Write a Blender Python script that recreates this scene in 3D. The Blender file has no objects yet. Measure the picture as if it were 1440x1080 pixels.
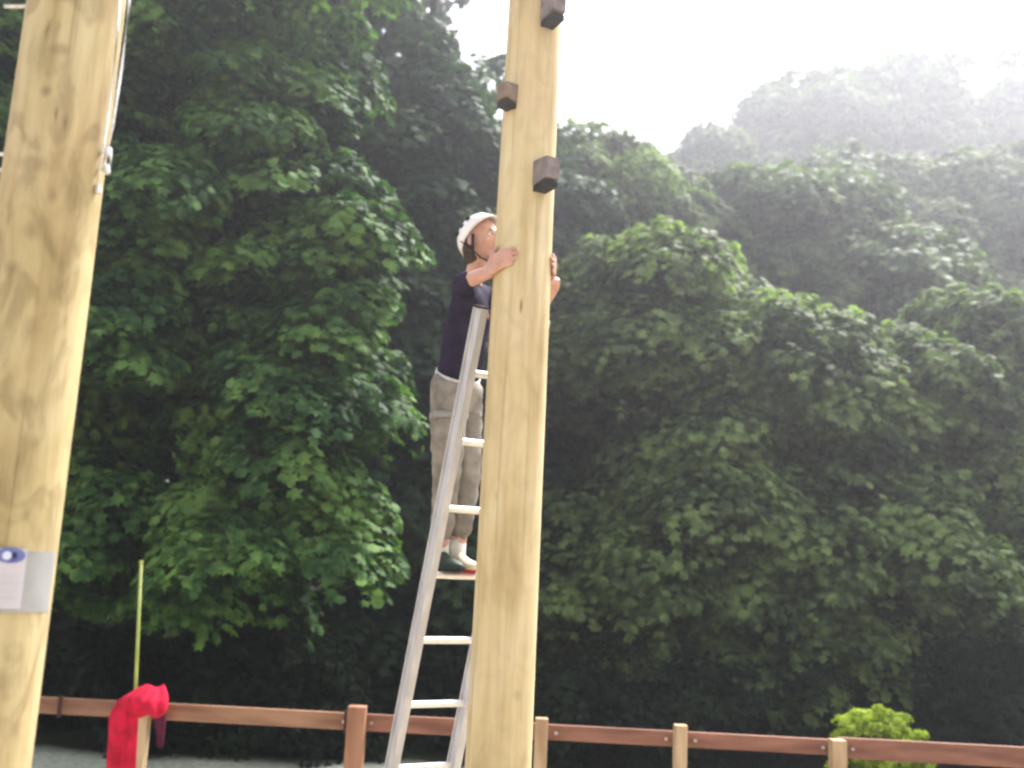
import bpy, bmesh, math, random
import numpy as np
from mathutils import Vector, Matrix, Quaternion
random.seed(7)
rng = np.random.default_rng(11)
R = math.radians
sc = bpy.context.scene
col = sc.collection

# ------------------------------------------------------------ camera
CAM = Vector((0, 0, 1.6)); F_PX = 1500.0; PITCH = R(9.6); ROLL = R(2.7)
fwd = Vector((0, math.cos(PITCH), math.sin(PITCH)))
rt0 = Vector((1, 0, 0)); up0 = Vector((0, -math.sin(PITCH), math.cos(PITCH)))
crt = rt0 * math.cos(ROLL) + up0 * math.sin(ROLL)
cup = up0 * math.cos(ROLL) - rt0 * math.sin(ROLL)
cd = bpy.data.cameras.new('camera'); cam = bpy.data.objects.new('camera', cd); col.objects.link(cam)
cd.sensor_width = 36; cd.lens = 36 * F_PX / 1440; cd.clip_start = 0.05; cd.clip_end = 2000
cam.matrix_world = Matrix.Translation(CAM) @ Matrix((crt, cup, -fwd)).transposed().to_4x4()
cd.dof.use_dof = True; cd.dof.focus_distance = 4.4; cd.dof.aperture_fstop = 2.0
sc.camera = cam

def P(x, y, D):
    """point of the place at distance D (world Y) along a sight line of the photograph (1440x1080)"""
    d = fwd * F_PX + crt * (x - 720) + cup * (540 - y)
    return CAM + d * (D / d.y)

# ------------------------------------------------------------ sky, sun, exposure
SUN_EL, SUN_AZ = R(52), R(34)          # azimuth clockwise from +Y
w = bpy.data.worlds.new('World'); sc.world = w; w.use_nodes = True
nt = w.node_tree; nt.nodes.clear()
sky = nt.nodes.new('ShaderNodeTexSky'); sky.sky_type = 'NISHITA'; sky.sun_disc = False
sky.sun_elevation = SUN_EL; sky.sun_rotation = SUN_AZ; sky.dust_density = 4; sky.air_density = 1.0; sky.ozone_density = 1
hs = nt.nodes.new('ShaderNodeHueSaturation'); hs.inputs['Saturation'].default_value = 0.30
bg = nt.nodes.new('ShaderNodeBackground'); bg.inputs[1].default_value = 0.15
wo = nt.nodes.new('ShaderNodeOutputWorld')
nt.links.new(sky.outputs[0], hs.inputs['Color']); nt.links.new(hs.outputs[0], bg.inputs[0]); nt.links.new(bg.outputs[0], wo.inputs[0])
sl = bpy.data.lights.new('sun', 'SUN'); sl.energy = 3.4; sl.angle = R(14); sl.color = (1, .96, .9)
so = bpy.data.objects.new('sun', sl); col.objects.link(so)
sd = Vector((math.sin(SUN_AZ) * math.cos(SUN_EL), math.cos(SUN_AZ) * math.cos(SUN_EL), math.sin(SUN_EL)))
so.rotation_euler = sd.to_track_quat('Z', 'Y').to_euler(); so.location = (0, 0, 30)
sc.view_settings.view_transform = 'Standard'; sc.view_settings.look = 'None'
sc.view_settings.exposure = 1.5; sc.view_settings.gamma = 1; sc.view_settings.use_curve_mapping = False
sc.render.engine = 'CYCLES'
sc.cycles.use_denoising = True
sc.cycles.max_bounces = 8; sc.cycles.volume_bounces = 0; sc.cycles.transparent_max_bounces = 8
sc.cycles.sample_clamp_indirect = 6; sc.cycles.filter_width = 2.5

# ------------------------------------------------------------ helpers
def tag(o, label=None, cat=None, group=None, kind=None):
    if label: o['label'] = label
    if cat: o['category'] = cat
    if group: o['group'] = group
    if kind: o['kind'] = kind
    return o

def empty(name, loc, rot=None, label=None, cat=None, group=None):
    o = bpy.data.objects.new(name, None); col.objects.link(o); o.location = loc
    if rot is not None: o.rotation_mode = 'QUATERNION'; o.rotation_quaternion = rot
    o.empty_display_size = .1
    return tag(o, label, cat, group)

def link_mesh(name, me, mat, parent=None, world=True, smooth=False):
    """links mesh data given in WORLD coordinates; keeps its place when parented"""
    o = bpy.data.objects.new(name, me); col.objects.link(o)
    if mat: me.materials.append(mat)
    if smooth:
        me.polygons.foreach_set('use_smooth', [True] * len(me.polygons))
    if parent is not None:
        o.parent = parent
        if world:
            bpy.context.view_layer.update()
            o.matrix_parent_inverse = parent.matrix_world.inverted()
    return o

def obj(name, bm, mat, parent=None, smooth=False, kind=None, world=True):
    me = bpy.data.meshes.new(name); bm.normal_update(); bm.to_mesh(me); bm.free()
    o = link_mesh(name, me, mat, parent, world, smooth)
    if kind: o['kind'] = kind
    return o

def mesh_np(name, V, Fc, mat, parent=None, smooth=False):
    """V (n,3), Fc (m,k) with k 3 or 4"""
    me = bpy.data.meshes.new(name); k = Fc.shape[1]
    me.vertices.add(len(V)); me.vertices.foreach_set('co', V.astype(np.float32).ravel())
    me.loops.add(Fc.size); me.loops.foreach_set('vertex_index', Fc.astype(np.int32).ravel())
    me.polygons.add(len(Fc)); me.polygons.foreach_set('loop_start', np.arange(0, Fc.size, k, dtype=np.int32))
    try: me.polygons.foreach_set('loop_total', np.full(len(Fc), k, dtype=np.int32))
    except Exception: pass
    me.update(calc_edges=True)
    return link_mesh(name, me, mat, parent, True, smooth)

def basis(axis, hint=Vector((0, 0, 1))):
    z = axis.normalized(); x = hint.cross(z)
    if x.length < 1e-4: x = Vector((1, 0, 0)).cross(z)
    x.normalize(); y = z.cross(x); return x, y, z

def tube(bm, pts, rad, n=10, cap=True, sx=1.0, sy=1.0, hint=Vector((0, 0, 1))):
    rads = rad if isinstance(rad, (list, tuple)) else [rad] * len(pts)
    rings = []
    for i, p in enumerate(pts):
        a = pts[max(i - 1, 0)]; b = pts[min(i + 1, len(pts) - 1)]
        x, y, z = basis(b - a, hint)
        rings.append([bm.verts.new(p + x * (math.cos(t) * rads[i] * sx) + y * (math.sin(t) * rads[i] * sy))
                      for t in [2 * math.pi * k / n for k in range(n)]])
    for a, b in zip(rings, rings[1:]):
        for k in range(n):
            bm.faces.new((a[k], a[(k + 1) % n], b[(k + 1) % n], b[k]))
    if cap:
        bm.faces.new(rings[0][::-1]); bm.faces.new(rings[-1])
    return bm

def box(bm, c, x, y, z, hx, hy, hz, bev=0.0, taper=(1, 1)):
    """box with unit axes x,y,z and half sizes; taper scales the +z end"""
    t = bmesh.new(); vs = []
    for k in (-1, 1):
        for j in (-1, 1):
            for i in (-1, 1):
                tx, ty = (taper if k > 0 else (1, 1))
                vs.append(t.verts.new(c + x * (i * hx * tx) + y * (j * hy * ty) + z * (k * hz)))
    for f in ((0, 2, 3, 1), (4, 5, 7, 6), (0, 1, 5, 4), (2, 6, 7, 3), (0, 4, 6, 2), (1, 3, 7, 5)):
        t.faces.new([vs[i] for i in f])
    bmesh.ops.recalc_face_normals(t, faces=t.faces)
    if bev: bmesh.ops.bevel(t, geom=list(t.edges), offset=bev, segments=2, affect='EDGES', profile=.6)
    merge(bm, t)
    return bm

def merge(bm, t):
    m = {v: bm.verts.new(v.co) for v in t.verts}
    for f in t.faces: bm.faces.new([m[v] for v in f.verts])
    t.free()

def ellipsoid(bm, c, x, y, z, rx, ry, rz, u=20, v=12, fn=None):
    t = bmesh.new(); bmesh.ops.create_uvsphere(t, u_segments=u, v_segments=v, radius=1)
    for q in t.verts:
        p = q.co.copy()
        if fn: p = fn(p)
        q.co = c + x * (p.x * rx) + y * (p.y * ry) + z * (p.z * rz)
    merge(bm, t); return bm

X, Y, Z = Vector((1, 0, 0)), Vector((0, 1, 0)), Vector((0, 0, 1))

# ------------------------------------------------------------ materials
def mat(name, rough=.6, spec=.3, metal=0):
    m = bpy.data.materials.new(name); m.use_nodes = True
    b = m.node_tree.nodes['Principled BSDF']
    b.inputs['Roughness'].default_value = rough; b.inputs['Specular IOR Level'].default_value = spec
    b.inputs['Metallic'].default_value = metal
    return m, m.node_tree, b

def node(nt, t, **kw):
    n = nt.nodes.new(t)
    for k, v in kw.items():
        if k in n.inputs: n.inputs[k].default_value = v
        else: setattr(n, k, v)
    return n

def ramp(nt, src, stops):
    r = nt.nodes.new('ShaderNodeValToRGB'); e = r.color_ramp.elements
    while len(e) < len(stops): e.new(.5)
    for i, (p, c) in enumerate(stops):
        e[i].position = p; e[i].color = (*c, 1)
    nt.links.new(src, r.inputs[0]); return r.outputs[0]

def simple(name, c1, c2=None, scale=8, rough=.6, spec=.3, metal=0, bump=0, stretch=(1, 1, 1), lo=.35, hi=.65, coord='Object', detail=6):
    m, nt, b = mat(name, rough, spec, metal)
    tc = node(nt, 'ShaderNodeTexCoord'); mp = node(nt, 'ShaderNodeMapping'); mp.inputs['Scale'].default_value = stretch
    nt.links.new(tc.outputs[coord], mp.inputs[0])
    n = node(nt, 'ShaderNodeTexNoise', Scale=scale, Detail=detail); nt.links.new(mp.outputs[0], n.inputs['Vector'])
    nt.links.new(ramp(nt, n.outputs[0], [(lo, c1), (hi, c2 or c1)]), b.inputs['Base Color'])
    if bump:
        bp = node(nt, 'ShaderNodeBump', Strength=bump, Distance=.02); nt.links.new(n.outputs[0], bp.inputs['Height'])
        nt.links.new(bp.outputs[0], b.inputs['Normal'])
    return m

def pole_wood(name, tones, marks, mottle=.16):
    """peeled softwood pole: long grain, blotches, checks and knots; marks = (angle, z, half width m, half height m)"""
    m, nt, b = mat(name, .65, .25)
    L = nt.links.new
    tc = node(nt, 'ShaderNodeTexCoord')
    def noise(s, st, det=5, dist=0):
        mp = node(nt, 'ShaderNodeMapping'); mp.inputs['Scale'].default_value = st; L(tc.outputs['Object'], mp.inputs[0])
        n = node(nt, 'ShaderNodeTexNoise', Scale=s, Detail=det, Distortion=dist); L(mp.outputs[0], n.inputs['Vector']); return n.outputs[0]
    grain = noise(30, (1, 1, .05), 6); blot = noise(5, (1, 1, .35), 4, .6); fine = noise(70, (1, 1, .12), 4)
    pink = noise(3, (1, 1, .3), 3)
    c = ramp(nt, blot, [(.30, tones[0]), (.50, tones[1]), (.72, tones[2])])
    mx = node(nt, 'ShaderNodeMix', data_type='RGBA', blend_type='MULTIPLY'); mx.inputs[0].default_value = .6
    L(c, mx.inputs[6]); L(ramp(nt, grain, [(.3, (.72, .66, .58)), (.6, (1, 1, 1))]), mx.inputs[7])
    mx2 = node(nt, 'ShaderNodeMix', data_type='RGBA'); L(ramp(nt, pink, [(.52, (0, 0, 0)), (.72, (.5, .5, .5))]), mx2.inputs[0])
    L(mx.outputs[2], mx2.inputs[6]); mx2.inputs[7].default_value = (.52, .36, .22, 1)
    mot = node(nt, 'ShaderNodeMix', data_type='RGBA', blend_type='MULTIPLY'); mot.inputs[0].default_value = mottle
    L(mx2.outputs[2], mot.inputs[6]); L(ramp(nt, noise(11, (1, 1, .5), 5, 1.2), [(.36, (.50, .46, .42)), (.50, (1, 1, 1)), (.70, (1.12, 1.12, 1.16))]), mot.inputs[7])
    crk = node(nt, 'ShaderNodeMix', data_type='RGBA', blend_type='MULTIPLY'); crk.inputs[0].default_value = .15 + .45 * mottle
    L(mot.outputs[2], crk.inputs[6]); L(ramp(nt, noise(26, (1, 1, .018), 2, .2), [(.30, (.25, .2, .16)), (.335, (1, 1, 1))]), crk.inputs[7])
    cur = crk.outputs[2]
    sp = node(nt, 'ShaderNodeSeparateXYZ'); L(tc.outputs['Object'], sp.inputs[0])
    at = node(nt, 'ShaderNodeMath', operation='ARCTAN2'); L(sp.outputs[1], at.inputs[0]); L(sp.outputs[0], at.inputs[1])
    wob = noise(14, (1, 1, 1), 4)
    for (a, z, hw, hh, s) in marks:
        d1 = node(nt, 'ShaderNodeMath', operation='SUBTRACT'); L(at.outputs[0], d1.inputs[0]); d1.inputs[1].default_value = a
        m1 = node(nt, 'ShaderNodeMath', operation='MULTIPLY'); L(d1.outputs[0], m1.inputs[0]); m1.inputs[1].default_value = .14 / hw
        d2 = node(nt, 'ShaderNodeMath', operation='SUBTRACT'); L(sp.outputs[2], d2.inputs[0]); d2.inputs[1].default_value = z
        m2 = node(nt, 'ShaderNodeMath', operation='MULTIPLY'); L(d2.outputs[0], m2.inputs[0]); m2.inputs[1].default_value = 1 / hh
        cb = node(nt, 'ShaderNodeCombineXYZ'); L(m1.outputs[0], cb.inputs[0]); L(m2.outputs[0], cb.inputs[1])
        ln = node(nt, 'ShaderNodeVectorMath', operation='LENGTH'); L(cb.outputs[0], ln.inputs[0])
        ad = node(nt, 'ShaderNodeMath', operation='ADD'); L(ln.outputs['Value'], ad.inputs[0])
        wm = node(nt, 'ShaderNodeMath', operation='MULTIPLY_ADD'); L(wob, wm.inputs[0]); wm.inputs[1].default_value = 1.6; wm.inputs[2].default_value = -.8
        L(wm.outputs[0], ad.inputs[1])
        f = ramp(nt, ad.outputs[0], [(.25, (s, s, s)), (1.0, (0, 0, 0))])
        mk = node(nt, 'ShaderNodeMix', data_type='RGBA'); L(f, mk.inputs[0]); L(cur, mk.inputs[6]); mk.inputs[7].default_value = (.10, .06, .03, 1)
        cur = mk.outputs[2]
    L(cur, b.inputs['Base Color'])
    ad = node(nt, 'ShaderNodeMath', operation='ADD'); L(grain, ad.inputs[0]); L(fine, ad.inputs[1])
    bp = node(nt, 'ShaderNodeBump', Strength=.35, Distance=.006); L(ad.outputs[0], bp.inputs['Height']); L(bp.outputs[0], b.inputs['Normal'])
    return m

def leaf_mat(name, dark, mid, light, trans=.30, scale=1.2):
    m, nt, b = mat(name, .65, .12)
    L = nt.links.new
    tc = node(nt, 'ShaderNodeTexCoord')
    n = node(nt, 'ShaderNodeTexNoise', Scale=scale, Detail=3); L(tc.outputs['Object'], n.inputs['Vector'])
    n2 = node(nt, 'ShaderNodeTexNoise', Scale=9, Detail=2); L(tc.outputs['Object'], n2.inputs['Vector'])
    a = node(nt, 'ShaderNodeMath', operation='MULTIPLY_ADD'); L(n2.outputs[0], a.inputs[0]); a.inputs[1].default_value = .5
    s = node(nt, 'ShaderNodeMath', operation='MULTIPLY'); L(n.outputs[0], s.inputs[0]); s.inputs[1].default_value = .75; L(s.outputs[0], a.inputs[2])
    c = ramp(nt, a.outputs[0], [(.47, dark), (.60, mid), (.73, light)])
    L(c, b.inputs['Base Color'])
    t = node(nt, 'ShaderNodeBsdfTranslucent')
    mc = node(nt, 'ShaderNodeMix', data_type='RGBA', blend_type='MULTIPLY'); mc.inputs[0].default_value = 1; L(c, mc.inputs[6]); mc.inputs[7].default_value = (1.1, 1.25, .7, 1)
    L(mc.outputs[2], t.inputs[0])
    ms = node(nt, 'ShaderNodeMixShader'); ms.inputs[0].default_value = trans
    out = [x for x in nt.nodes if x.type == 'OUTPUT_MATERIAL'][0]
    L(b.outputs[0], ms.inputs[1]); L(t.outputs[0], ms.inputs[2]); L(ms.outputs[0], out.inputs[0])
    return m

M = {}
M['alu'] = simple('aluminium', (.46, .46, .49), (.60, .60, .63), 20, .5, .5, .15, .1, (1, 1, .2))
M['alu_bright'] = simple('aluminium_rung', (.72, .72, .70), (.85, .84, .82), 30, .35, .5, .3)
M['rubber'] = simple('rubber', (.015, .015, .015), (.03, .03, .03), 20, .8)
M['rail'] = simple('stained_rail', (.18, .078, .055), (.31, .15, .105), 14, .7, .2, 0, .3, (.12, 1, 1))
M['rail_brown'] = simple('weathered_rail', (.20, .10, .06), (.34, .19, .12), 14, .7, .2, 0, .3, (.12, 1, 1))
M['post'] = simple('fence_post_wood', (.36, .24, .14), (.55, .42, .27), 14, .7, .2, 0, .3, (1, 1, .12))
M['post_red'] = simple('stained_post', (.22, .10, .06), (.36, .19, .12), 14, .7, .2, 0, .3, (1, 1, .12))
M['bolt'] = simple('galvanised', (.35, .34, .33), (.6, .6, .6), 30, .35, .5, .8)
M['dark'] = simple('dark_gap', (.02, .015, .012), None, 10, .9)
M['step'] = simple('step_block', (.15, .13, .13), (.25, .21, .21), 18, .7, .3, 0, .3)
M['step_brown'] = simple('step_block_brown', (.16, .12, .09), (.26, .20, .16), 18, .7, .3, 0, .3)
M['cable'] = simple('steel_cable', (.6, .58, .56), (.8, .8, .78), 60, .35, .5, .5)
M['red'] = simple('red_fleece', (.40, .004, .028), (.66, .010, .052), 12, .85, .2, 0, .3)
M['plum'] = simple('plum_lining', (.07, .012, .03), (.12, .02, .05), 12, .9, .1)
M['rod'] = simple('yellow_rod', (.30, .36, .06), (.42, .48, .12), 6, .45, .4)
M['skin'] = simple('skin', (.50, .27, .21), (.62, .37, .30), 16, .5, .4, detail=3)
M['shirt'] = simple('navy_shirt', (.012, .010, .026), (.028, .02, .05), 14, .9, .1, 0, .5)
M['shorts'] = simple('beige_cloth', (.17, .15, .13), (.31, .285, .25), 12, .9, .1, 0, .5)
M['helmet'] = simple('helmet_shell', (.82, .82, .84), (.88, .88, .90), 4, .25, .5)
M['black'] = simple('black_webbing', (.012, .01, .014), (.03, .025, .03), 30, .8)
M['white'] = simple('white_webbing', (.6, .6, .58), (.8, .8, .78), 30, .8)
M['webgrey'] = simple('grey_webbing', (.22, .21, .2), (.3, .29, .28), 30, .8)
M['hair'] = simple('hair', (.03, .015, .01), (.07, .04, .025), 60, .6, .3)
M['shoe'] = simple('green_shoe', (.01, .022, .014), (.02, .05, .03), 20, .6)
M['shoe_tan'] = simple('tan_shoe', (.62, .50, .36), (.72, .62, .48), 20, .6)
M['redsole'] = simple('red_sole', (.35, .03, .04), (.45, .05, .06), 20, .6)
M['eyew'] = simple('eye_white', (.75, .72, .7), None, 4, .2, .5)
M['iris'] = simple('iris', (.03, .02, .015), None, 4, .2, .5)
M['bark'] = simple('bark', (.010, .009, .008), (.028, .024, .020), 16, .9, .2, 0, .8, (1, 1, .25))
M['bark_pale'] = simple('pale_bark', (.10, .10, .085), (.19, .19, .16), 16, .9, .2, 0, .8, (1, 1, .25))

# ------------------------------------------------------------ terrain
def hgt(x, y):
    t = min(max((y - 6.2) / .9, 0), 1); t = t * t * (3 - 2 * t)
    z = -0.5 * t
    if y > 13: z += min((y - 13) * .05, 2.0)
    return z
def build_ground():
    xs = np.concatenate([[-400, -150, -60], np.linspace(-30, 30, 121), [60, 150, 400]])
    ys = np.concatenate([[-400, -100, -30], np.linspace(-8, 45, 160), np.linspace(48, 90, 12), [140, 250, 600]])
    V = []
    for yy in ys:
        for xx in xs:
            z = hgt(xx, yy) + (.02 * math.sin(xx * 3.1 + yy * 1.7) * math.sin(yy * 2.3 - xx) if yy > 7.5 and abs(xx) < 31 else 0)
            V.append((xx, yy, z))
    nx = len(xs); F = [(j * nx + i, j * nx + i + 1, (j + 1) * nx + i + 1, (j + 1) * nx + i) for j in range(len(ys) - 1) for i in range(nx - 1)]
    m, nt, b = mat('ground_soil', .95, .1); L = nt.links.new
    tc = node(nt, 'ShaderNodeTexCoord'); sp = node(nt, 'ShaderNodeSeparateXYZ'); L(tc.outputs['Object'], sp.inputs[0])
    n = node(nt, 'ShaderNodeTexNoise', Scale=14, Detail=8); L(tc.outputs['Object'], n.inputs['Vector'])
    n2 = node(nt, 'ShaderNodeTexNoise', Scale=.9, Detail=4); L(tc.outputs['Object'], n2.inputs['Vector'])
    gravel = ramp(nt, n.outputs[0], [(.36, (.55, .58, .42)), (.62, (.85, .87, .72))])
    soil = ramp(nt, n.outputs[0], [(.35, (.02, .025, .012)), (.65, (.05, .055, .03))])
    grass = ramp(nt, n2.outputs[0], [(.35, (.05, .085, .03)), (.65, (.09, .14, .05))])
    chips = ramp(nt, n.outputs[0], [(.35, (.22, .17, .11)), (.65, (.50, .42, .30))])
    # gravel strip runs x<0.9, y 6.5..12.2 ; soil beyond
    def lt(sock, v, soft):
        mr = node(nt, 'ShaderNodeMapRange'); mr.inputs[1].default_value = v - soft; mr.inputs[2].default_value = v + soft
        mr.inputs[3].default_value = 1; mr.inputs[4].default_value = 0; L(sock, mr.inputs[0]); return mr.outputs[0]
    jx = node(nt, 'ShaderNodeMath', operation='MULTIPLY_ADD'); L(n2.outputs[0], jx.inputs[0]); jx.inputs[1].default_value = 1.2; L(sp.outputs[1], jx.inputs[2])
    mx = node(nt, 'ShaderNodeMix', data_type='RGBA'); L(lt(jx.outputs[0], 12.1, .25), mx.inputs[0]); L(soil, mx.inputs[6])
    mg = node(nt, 'ShaderNodeMix', data_type='RGBA'); L(lt(sp.outputs[0], -.1, .3), mg.inputs[0]); L(grass, mg.inputs[6]); L(gravel, mg.inputs[7])
    L(mg.outputs[2], mx.inputs[7])
    near = node(nt, 'ShaderNodeMix', data_type='RGBA'); L(lt(sp.outputs[1], 7.4, .3), near.inputs[0]); L(mx.outputs[2], near.inputs[6]); L(chips, near.inputs[7]); L(near.outputs[2], b.inputs['Base Color'])
    bp = node(nt, 'ShaderNodeBump', Strength=.7, Distance=.03); L(n.outputs[0], bp.inputs['Height']); L(bp.outputs[0], b.inputs['Normal'])
    o = mesh_np('ground', np.array(V), np.array(F), m); tag(o, 'pale gravel and dark woodland soil under the fence and trees', None, None, 'structure')
build_ground()

# ------------------------------------------------------------ poles
def pole(name_label, A, B, rA, rB, zlow, zhigh, material):
    """axis passes A (low) and B (high), radii there; extends from ground zlow to zhigh"""
    d = (B - A); k = lambda z: A + d * ((z - A.z) / d.z)
    rad = lambda z: rA + (rB - rA) * ((z - A.z) / d.z)
    base = k(zlow); x, y, zz = basis(d, Vector((0, 1, 0)))
    rot = Vector((0, 0, 1)).rotation_difference(zz)
    root = empty('wooden_pole', base, rot, *name_label)
    Ln = (k(zhigh) - base).length; n = 64; rings = 90
    bm = bmesh.new(); prev = None
    for i in range(rings + 1):
        t = i / rings; h = t * Ln; z = base.z + (zhigh - base.z) * t; r = rad(z)
        ring = []
        for j in range(n):
            a = 2 * math.pi * j / n
            rr = r * (1 + .004 * math.sin(2 * a + h * .7) + .0025 * math.sin(5 * a + 2.1 * h) + .0015 * math.sin(h * 9 + a * 3))
            if i == rings: rr -= .008
            ring.append(bm.verts.new((math.cos(a) * rr, math.sin(a) * rr, h)))
        if prev:
            for j in range(n): bm.faces.new((prev[j], prev[(j + 1) % n], ring[(j + 1) % n], ring[j]))
        prev = ring
    bm.faces.new(prev)
    me = bpy.data.meshes.new('shaft'); bm.to_mesh(me); bm.free(); me.materials.append(material)
    me.polygons.foreach_set('use_smooth', [True] * len(me.polygons))
    o = bpy.data.objects.new('shaft', me); col.objects.link(o); o.parent = root
    bpy.context.view_layer.update()
    return root, k, rad

DP = 4.6
pa, pb = P(704, 1000, DP), P(752, 20, DP)
def pr(pxw, D, y):   # radius from pixel width at that height
    p = P(720, y, D) - CAM; return pxw / 2 * p.dot(fwd) / F_PX
wm_c = pole_wood('centre_pole_wood', [(.47, .365, .19), (.63, .52, .30), (.70, .60, .40)],
                 [(-math.pi / 2 + .02, 2.72, .010, .045, .75), (-math.pi / 2 - .5, 1.9, .012, .03, .25), (-math.pi / 2 + .5, 1.1, .02, .03, .25)])
pc_root, pc, pcr = pole(('smooth tan wooden climbing pole in the middle with the ladder behind it', 'pole'), pa, pb, pr(92, DP, 1000), pr(74.5, DP, 20), -.02, 6.4, wm_c)
DL = 2.75
qa, qb = P(-27, 1000, DL), P(106, 20, DL)
nk = random.Random(4)
marks = [(-1.75, 3.28, .012, .03, .55), (-1.35, 3.05, .03, .02, .35), (-1.25, 2.72, .008, .03, .6), (-1.05, 2.70, .012, .03, .6),
         (-1.6, 2.58, .05, .03, .35), (-1.4, 2.40, .03, .03, .3), (-1.9, 3.1, .01, .015, .5), (-1.45, 3.4, .01, .03, .5), (-1.35, 2.9, .04, .02, .3), (-1.2, 2.15, .03, .04, .25), (-1.5, 2.78, .02, .02, .5), (-1.65, 2.95, .012, .05, .45), (-1.1, 2.5, .02, .03, .4), (-1.7, 2.3, .03, .03, .35)]
wm_l = pole_wood('left_pole_wood', [(.34, .265, .125), (.49, .40, .21), (.60, .52, .32)], marks, .5)
pl_root, pl, plr = pole(('knotty yellow wooden pole at the left edge with a sign fixed to it', 'pole'), qa, qb, pr(148, DL, 1000), pr(127, DL, 20), -.02, 5.6, wm_l)

# climbing steps of the centre pole (blocks with a bolt)
def zof(y, D=DP): return P(745, y, D).z
def step(zc, ang, hw=.040, hh=.058, dep=.06, m='step'):
    c = pc(zc); out = Vector((math.sin(ang), -math.cos(ang), 0)); side = Vector((math.cos(ang), math.sin(ang), 0))
    cc = c + out * (pcr(zc) + dep - .012)
    bm = bmesh.new(); box(bm, cc, side, Z, out, hw, hh, dep, .007, (.95, .82))
    o = obj('climbing_step', bm, M[m], pc_root)
    bm = bmesh.new(); box(bm, cc - Z * (hh + .013) - out * .004, side, Z, out, hw * .90, .014, dep * .92, .004); obj('underside_shade', bm, M['rubber'], o)  # black plate added below the block to paint its underside shade
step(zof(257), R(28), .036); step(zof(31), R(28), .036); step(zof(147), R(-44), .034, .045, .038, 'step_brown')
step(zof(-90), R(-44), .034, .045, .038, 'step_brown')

# ------------------------------------------------------------ ladder
nF = Vector((.49, -.872, 0)).normalized(); rL = Vector((.872, .49, 0)).normalized()
LEAN = R(17.5)
ztop = zof(437, 4.7)
ctop = pc(ztop) - nF * (pcr(ztop) + .04) + rL * .054; ctop.z = ztop
ldir = (nF * math.sin(LEAN) + Z * math.cos(LEAN)).normalized(); lnorm = rL.cross(ldir).normalized()   # normal of the ladder plane
HW = .164
def lad(z, r=0.0): return ctop + ldir * ((z - ztop) / ldir.z) + rL * r
lroot = empty('ladder', lad(0), None, 'long grey aluminium ladder leaning behind the middle pole under the climber', 'ladder')
for s in (-1, 1):
    a, b = lad(.035, s * HW), lad(ztop, s * HW)
    bm = bmesh.new(); x = rL; z = ldir; y = lnorm
    # I-shaped stile: web and two flanges
    c = (a + b) / 2; h = (b - a).length / 2
    box(bm, c, x, y, z, .008, .034, h)
    for q in (-1, 1): box(bm, c + y * (q * .038), x, y, z, .0185, .0046, h, .001)
    st = obj('stile', bm, M['alu'], lroot)
    bm = bmesh.new(); box(bm, a - z * .005, x, y, z, .021, .042, .035, .006); obj('rubber_foot', bm, M['rubber'], st)
    bm = bmesh.new(); box(bm, b + z * .004, x, y, z, .017, .040, .006, .002); obj('end_cap', bm, M['rubber'], st)
# rungs: the one at eye height carries the climber
zr0 = P(640, 810, 4.93).z
zr = zr0 - .304 * 5
while zr < ztop - .10:
    if zr > .08:
        bm = bmesh.new(); tube(bm, [lad(zr, -HW + .007), lad(zr, HW - .007)], .0185, 12, True, 1.0, .9, Vector((0, 0, 1)))
        obj('rung', bm, M['alu_bright'], lroot)
    zr += .304

# ------------------------------------------------------------ fence
def fence():
    D0 = 7.8
    root = empty('post_and_rail_fence', (0, D0, hgt(0, D0)), None, 'low reddish brown post and rail fence running behind the poles', 'fence')
    # rail centre line in the picture: (x, y), slightly nearer to the right
    def D(x): return 8.1 - .6 * (x / 1440)
    def ry(x): return 992 + (x - 60) * (1066 - 992) / (1440 - 60)
    posts = [(-40, M['post_red'], 11, 0), (203, M['post'], 9, 0), (503, M['post_red'], 12, 11), (762, M['post'], 8.5, 8), (957, M['post'], 8.5, 9), (1178, M['post'], 10, 0), (1420 + 60, M['post'], 10, 6)]
    px = [p[0] for p in posts]
    for (x, m, hwp, above) in posts:
        d = D(x) - .06; top = P(x, ry(x) - 14 - above + 2, d); hw = hwp * d / F_PX
        zb = hgt(top.x, top.y) - .02
        bm = bmesh.new(); box(bm, Vector((top.x, top.y, (top.z + zb) / 2)), X, Y, Z, hw, hw * 1.0, (top.z - zb) / 2, .006)
        o = obj('post', bm, m, root)
    for i in range(len(px) - 1):
        for lower in (0, 1):
            x0, x1 = px[i] , px[i + 1]
            a, b = P(x0, ry(x0), D(x0)), P(x1, ry(x1), D(x1))
            hz = .058 if i < 3 else (.052 if i < 5 else .068)
            if lower: a = a - Z * .52; b = b - Z * .52
            ax = (b - a).normalized(); ya = Z.cross(ax).normalized(); za = ax.cross(ya)
            c = (a + b) / 2 + ya * (.028 if i % 2 else .026); h = (b - a).length / 2 - .004
            bm = bmesh.new(); box(bm, c, ax, ya, za, h, .022, hz, .006)
            r = obj('rail', bm, M['rail_brown'] if i in (0, 1) else M['rail'], root)
            if lower == 0:
                for (q, s) in ((a, 1), (b, -1)):
                    bm = bmesh.new(); p = q + ax * (s * .10) + ya * (-.002)
                    tube(bm, [p, p - ya * .012], .012, 8); obj('bolt', bm, M['bolt'], r)
    # dark joint strap on the left rail and by the second post
    for x in (84, 486):
        p = P(x, ry(x), D(x) - .035)
        bm = bmesh.new(); box(bm, p, X, Y, Z, .012, .012, .076, .002); obj('strap', bm, simple('strap_iron', (.06, .02, .02), None, 10, .8), root)
    return D, ry
fD, fry = fence()

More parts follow.
